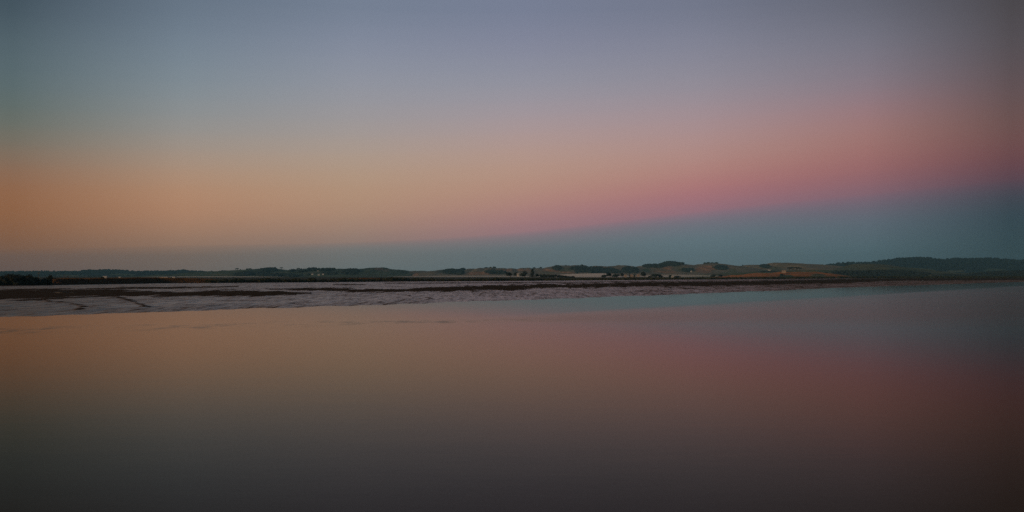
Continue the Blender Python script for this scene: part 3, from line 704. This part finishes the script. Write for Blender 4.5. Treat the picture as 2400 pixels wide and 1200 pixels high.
# ------------------------------------------------------------------ small buildings
def box(V, Fc, x0, x1, y0, y1, z0, z1):
    k = len(V); V += [(x0,y0,z0),(x1,y0,z0),(x1,y1,z0),(x0,y1,z0),(x0,y0,z1),(x1,y0,z1),(x1,y1,z1),(x0,y1,z1)]
    Fc += [tuple(k + i for i in f) for f in ((0,3,2,1),(4,5,6,7),(0,1,5,4),(1,2,6,5),(2,3,7,6),(3,0,4,7))]
def house(px, yb, Y, w_, d_, h, roof_h, wall, roof, label, cat='house', rz=0.15, nwin=3, z=None, chim=True):
    X, zb = at(px, yb, Y); zb = zb if z is None else z
    w_, d_, h, roof_h = w_ * .72, d_ * .72, h * .8, roof_h * .8
    o = empty('farmhouse' if cat == 'house' else 'farm_shed', (X, Y, zb), rz); tag(o, label, cat)
    V, Fc = [], []; box(V, Fc, -w_/2, w_/2, -d_/2, d_/2, -1.0, h); mesh_obj('wall', V, Fc, M[wall], o)
    e = .4; a, b_ = w_/2 + e, d_/2 + e; k = .15
    V = [(-a,-b_,h+.01),(a,-b_,h+.01),(a,b_,h+.01),(-a,b_,h+.01),(-a,-b_,h+k),(a,-b_,h+k),(a,b_,h+k),(-a,b_,h+k),(-a,0,h+roof_h),(a,0,h+roof_h)]
    Fc = [(0,3,2,1),(0,1,5,4),(2,3,7,6),(1,2,6,9,5),(3,0,4,8,7),(4,5,9,8),(7,8,9,6)]
    rf = mesh_obj('roof', V, Fc, M[roof], o)
    if chim:
        V, Fc = [], []; box(V, Fc, w_*.2, w_*.2 + .8, .3, 1.0, h + roof_h*.4, h + roof_h + .8); mesh_obj('chimney', V, Fc, M['grey_roof'], rf)
    for q in range(nwin):
        x = -w_/2 + w_ * (q + .5) / nwin
        V, Fc = [], []; box(V, Fc, x - .6, x + .6, -d_/2 - .03, -d_/2 + .05, h*.35, h*.8); mesh_obj('window', V, Fc, M['window'], o)
    V, Fc = [], []; box(V, Fc, w_*.33 - .45 if nwin > 1 else -.5, w_*.33 + .45 if nwin > 1 else .5, -d_/2 - .05, -d_/2 + .04, 0, min(2.1, h*.8)); mesh_obj('door', V, Fc, M['grey_roof'], o)
    return o
house(247, 651.3, 900, 4.2, 3, 1.6, .6, 'white_wall', 'light_roof', 'small pale glasshouse beyond the brown bank, nearest to the black thicket', 'shed', chim=False, nwin=2, rz=0)
house(281, 652, 900, 2.2, 2, 1.2, .4, 'white_wall', 'light_roof', 'tiny pale hut right of the small glasshouse beyond the brown bank', 'shed', chim=False, nwin=1, rz=0)
house(385, 651.8, 1100, 12, 6, 1.4, .5, 'cream_wall', 'light_roof', 'long low pale shed behind the brown bank, left of its olive bush', 'shed', chim=False, nwin=3, rz=0)
house(408, 652, 1100, 4, 5, 1.6, .6, 'white_wall', 'light_roof', 'short pale shed behind the brown bank, right of its olive bush', 'shed', chim=False, nwin=1, rz=0)
for px, yb, lab in ((745, 636.4, 'highest white house on the green hillside left of centre'), (732, 643.5, 'white house lower left on the green hillside'), (747, 645, 'white house lowest of the cluster on the green hillside'), (757, 643.7, 'white house right of the lowest one on the green hillside')):
    house(px, yb, 3150 if yb > 640 else 3500, 8, 6, 2.6, 1.6, 'white_wall', 'light_roof', lab)
house(1214, 646, 1080, 2.6, 3, 2.2, 1.0, 'white_wall', 'light_roof', 'single small white house by the dark grove left of the tiered pine', nwin=1, z=None)
for px, yb, s, lab in ((1466, 648.5, 1.0, 'leftmost farmhouse in the hamlet of pale roofs behind the mangrove belt'), (1480, 648, .9, 'middle farmhouse in the hamlet of pale roofs, in front of the others'), (1486, 649.5, 1.1, 'brightest farmhouse in the hamlet of pale roofs, beside the second pointed tree'), (1496, 647.5, 1.0, 'rightmost farmhouse in the hamlet of pale roofs, next to the big round tree')):
    house(px, yb, 1600, 5 * s, 4, 2.3, 1.5, 'cream_wall', 'orange_roof', lab, nwin=2)
house(1576, 648.9, 1400, 3.2, 4, 2.4, .9, 'white_wall', 'light_roof', 'white shed standing right of the small upright tree in the fog', 'shed', chim=False, nwin=1)
house(1620, 637.5, 3200, 6, 6, 3.4, 2.0, 'white_wall', 'light_roof', 'small white house alone on the hillside below the dark scrub', nwin=2)
house(1837, 638.2, 2050, 11, 7, 2.2, 2.4, 'cream_wall', 'orange_roof', 'house with bright roof on top of the rust-coloured spur beside the flat-topped pines', rz=-.2)
house(1803, 633.5, 2600, 8, 6, 1.6, 1.0, 'white_wall', 'light_roof', 'low pale shed on the green field above the rust-coloured spur', 'shed', chim=False, nwin=2)

# power poles at the left ---------------------------------------------------
def pole(px, yt, yb, Y, label):
    X, zt = at(px, yt, Y); zb = at(px, yb, Y)[1]; h = zt - zb
    o = empty('power_pole', (X, Y, zb)); tag(o, label, 'pole', 'power poles beyond the brown bank')
    V, Fc = [], []; tube(V, Fc, (0, 0, -.5), (0, 0, h), .16, .10, 8); mesh_obj('post', V, Fc, M['pole'], o)
    V, Fc = [], []; box(V, Fc, -.9, .9, -.06, .06, h - .7, h - .55); arm = mesh_obj('crossarm', V, Fc, M['pole'], o)
    for x in (-.75, 0.35, .75):
        V, Fc = [], []; tube(V, Fc, (x, 0, h - .55), (x, 0, h - .35), .06, .04, 6); mesh_obj('insulator', V, Fc, M['light_roof'], arm)
pole(90.5, 637.5, 656, 520, 'tallest thin dark pole rising behind the black thicket')
pole(150.5, 645, 656, 640, 'left one of two short thin poles beyond the brown bank')
pole(159, 646, 656, 660, 'right one of two short thin poles beyond the brown bank')
pole(1830.5, 632.5, 638, 2040, 'thin pale pole left of the bright-roofed house on the rust-coloured spur')

# stranded log on the mud ---------------------------------------------------
Y = dist_on_flat(690); X = (150 - 1200) / F * Y
o = empty('driftwood_log', (X, Y, .18), .12); tag(o, 'black stranded log lying on the dark mud at the far left', 'log')
V, Fc = [], []; prev = Vector((-2.6, 0, .12)); r0 = .20
for q in range(1, 9):
    p = Vector((-2.6 + q * .62, .12 * sin(q * 1.3), .18 + .10 * sin(q * .8))); r1 = .20 + .16 * sin(q / 8 * pi); tube(V, Fc, prev, p, r0, r1, 9); prev, r0 = p, r1
mesh_obj('trunk', V, Fc, M['drift'], o)
for q, (x, dx, dz) in enumerate(((-.8, -.5, .5), (.6, .7, .45), (1.6, 1.4, .2))):
    V, Fc = [], []; tube(V, Fc, (x, 0, .25), (x + dx, .2, .25 + dz), .09, .03, 6); mesh_obj('branch', V, Fc, M['drift'], o)

# wading birds at the water's edge ------------------------------------------
def bird(px, y, label, s=1.0, rz=0):
    Y = dist_on_flat(y); X = (px - 1200) / F * Y
    o = empty('wading_bird', (X, Y, 0.02), rz); tag(o, label, 'bird'); o.scale = (s, s, s)
    secs = [(-.42, .50, .01), (-.30, .52, .07), (-.12, .53, .13), (.08, .55, .13), (.20, .60, .08), (.26, .70, .045), (.30, .80, .035), (.34, .86, .05), (.40, .87, .045), (.46, .86, .015), (.60, .84, .006)]
    V, Fc = [], []; n = 8
    for (x, z, r) in secs:
        for i in range(n): V.append((x, r * .9 * cos(2*pi*i/n), z + r * sin(2*pi*i/n)))
    for k in range(len(secs) - 1):
        for i in range(n): j = (i + 1) % n; Fc.append((k*n+i, k*n+j, (k+1)*n+j, (k+1)*n+i))
    Fc.append(tuple(range(n-1, -1, -1))); Fc.append(tuple((len(secs)-1)*n + i for i in range(n)))
    mesh_obj('body', V, Fc, M['feather'], o, smooth=True)
    for yy in (-.05, .05):
        V, Fc = [], []; tube(V, Fc, (.02, yy, .46), (.0, yy, .24), .018, .012, 5); tube(V, Fc, (0, yy, .24), (.03, yy, -.02), .012, .010, 5); tube(V, Fc, (.03, yy, 0), (.12, yy, 0), .012, .006, 5); mesh_obj('leg', V, Fc, M['feather'], o)
bird(2173, 667.3, 'dark wading bird standing at the water edge at the right, the larger of two', 1.5)
bird(2144, 668.9, 'dark wading bird at the right water edge, the smaller and left one of two', 1.2, 2.6)

# ------------------------------------------------------------------ air: haze and ground fog
def vol_mat(name, col, dens, aniso=0.0):
    m = bpy.data.materials.new(name); m.use_nodes = True; t = m.node_tree; t.nodes.clear()
    v = t.nodes.new('ShaderNodeVolumePrincipled'); v.inputs['Color'].default_value = (*col, 1); v.inputs['Density'].default_value = dens; v.inputs['Anisotropy'].default_value = aniso
    o = t.nodes.new('ShaderNodeOutputMaterial'); t.links.new(v.outputs[0], o.inputs['Volume'])
    return m
V, Fc = [], []; box(V, Fc, -7200, 7200, -500, 8000, -1.5, 170)
hz = mesh_obj('haze', V, Fc, vol_mat('haze_air', (0.30, 0.74, 1.0), 0.000060)); tag(hz, 'thin blue air between the camera and the hills', 'haze', kind='stuff')
def mist(px0, px1, Y, depth, h, dens, label, col=(1.0, 0.97, 0.96)):
    bm = bmesh.new(); bmesh.ops.create_icosphere(bm, subdivisions=3, radius=1.0)
    x0, x1 = (px0 - 1200) / F * Y, (px1 - 1200) / F * Y
    for v in bm.verts:
        n_ = 1 + .25 * float(fbm(np.array(v.co.x * 3 + px0), np.array(v.co.y * 3), 2, 5))
        v.co = Vector(((x0 + x1) / 2 + v.co.x * (x1 - x0) / 2, Y + v.co.y * depth, 1.0 + max(v.co.z, 0) * h * n_ + min(v.co.z, 0) * .2))
    me = bpy.data.meshes.new('mist'); bm.to_mesh(me); bm.free(); me.materials.append(vol_mat('mist_air', col, dens))
    o = bpy.data.objects.new('mist', me); COL.objects.link(o); tag(o, label, 'mist', kind='stuff')
mist(1285, 1480, 2300, 160, 9.0, .012, 'bright bank of ground fog right of the dark grove')
mist(1470, 1700, 2450, 150, 6.5, .004, 'thin ground fog behind the wide domed tree')
mist(900, 1330, 2500, 200, 4.0, .0022, 'faint ground fog at the foot of the dry pasture hills')
mist(330, 680, 2400, 120, 1.8, .005, 'pale low streak of fog beyond the brown bank at the left')
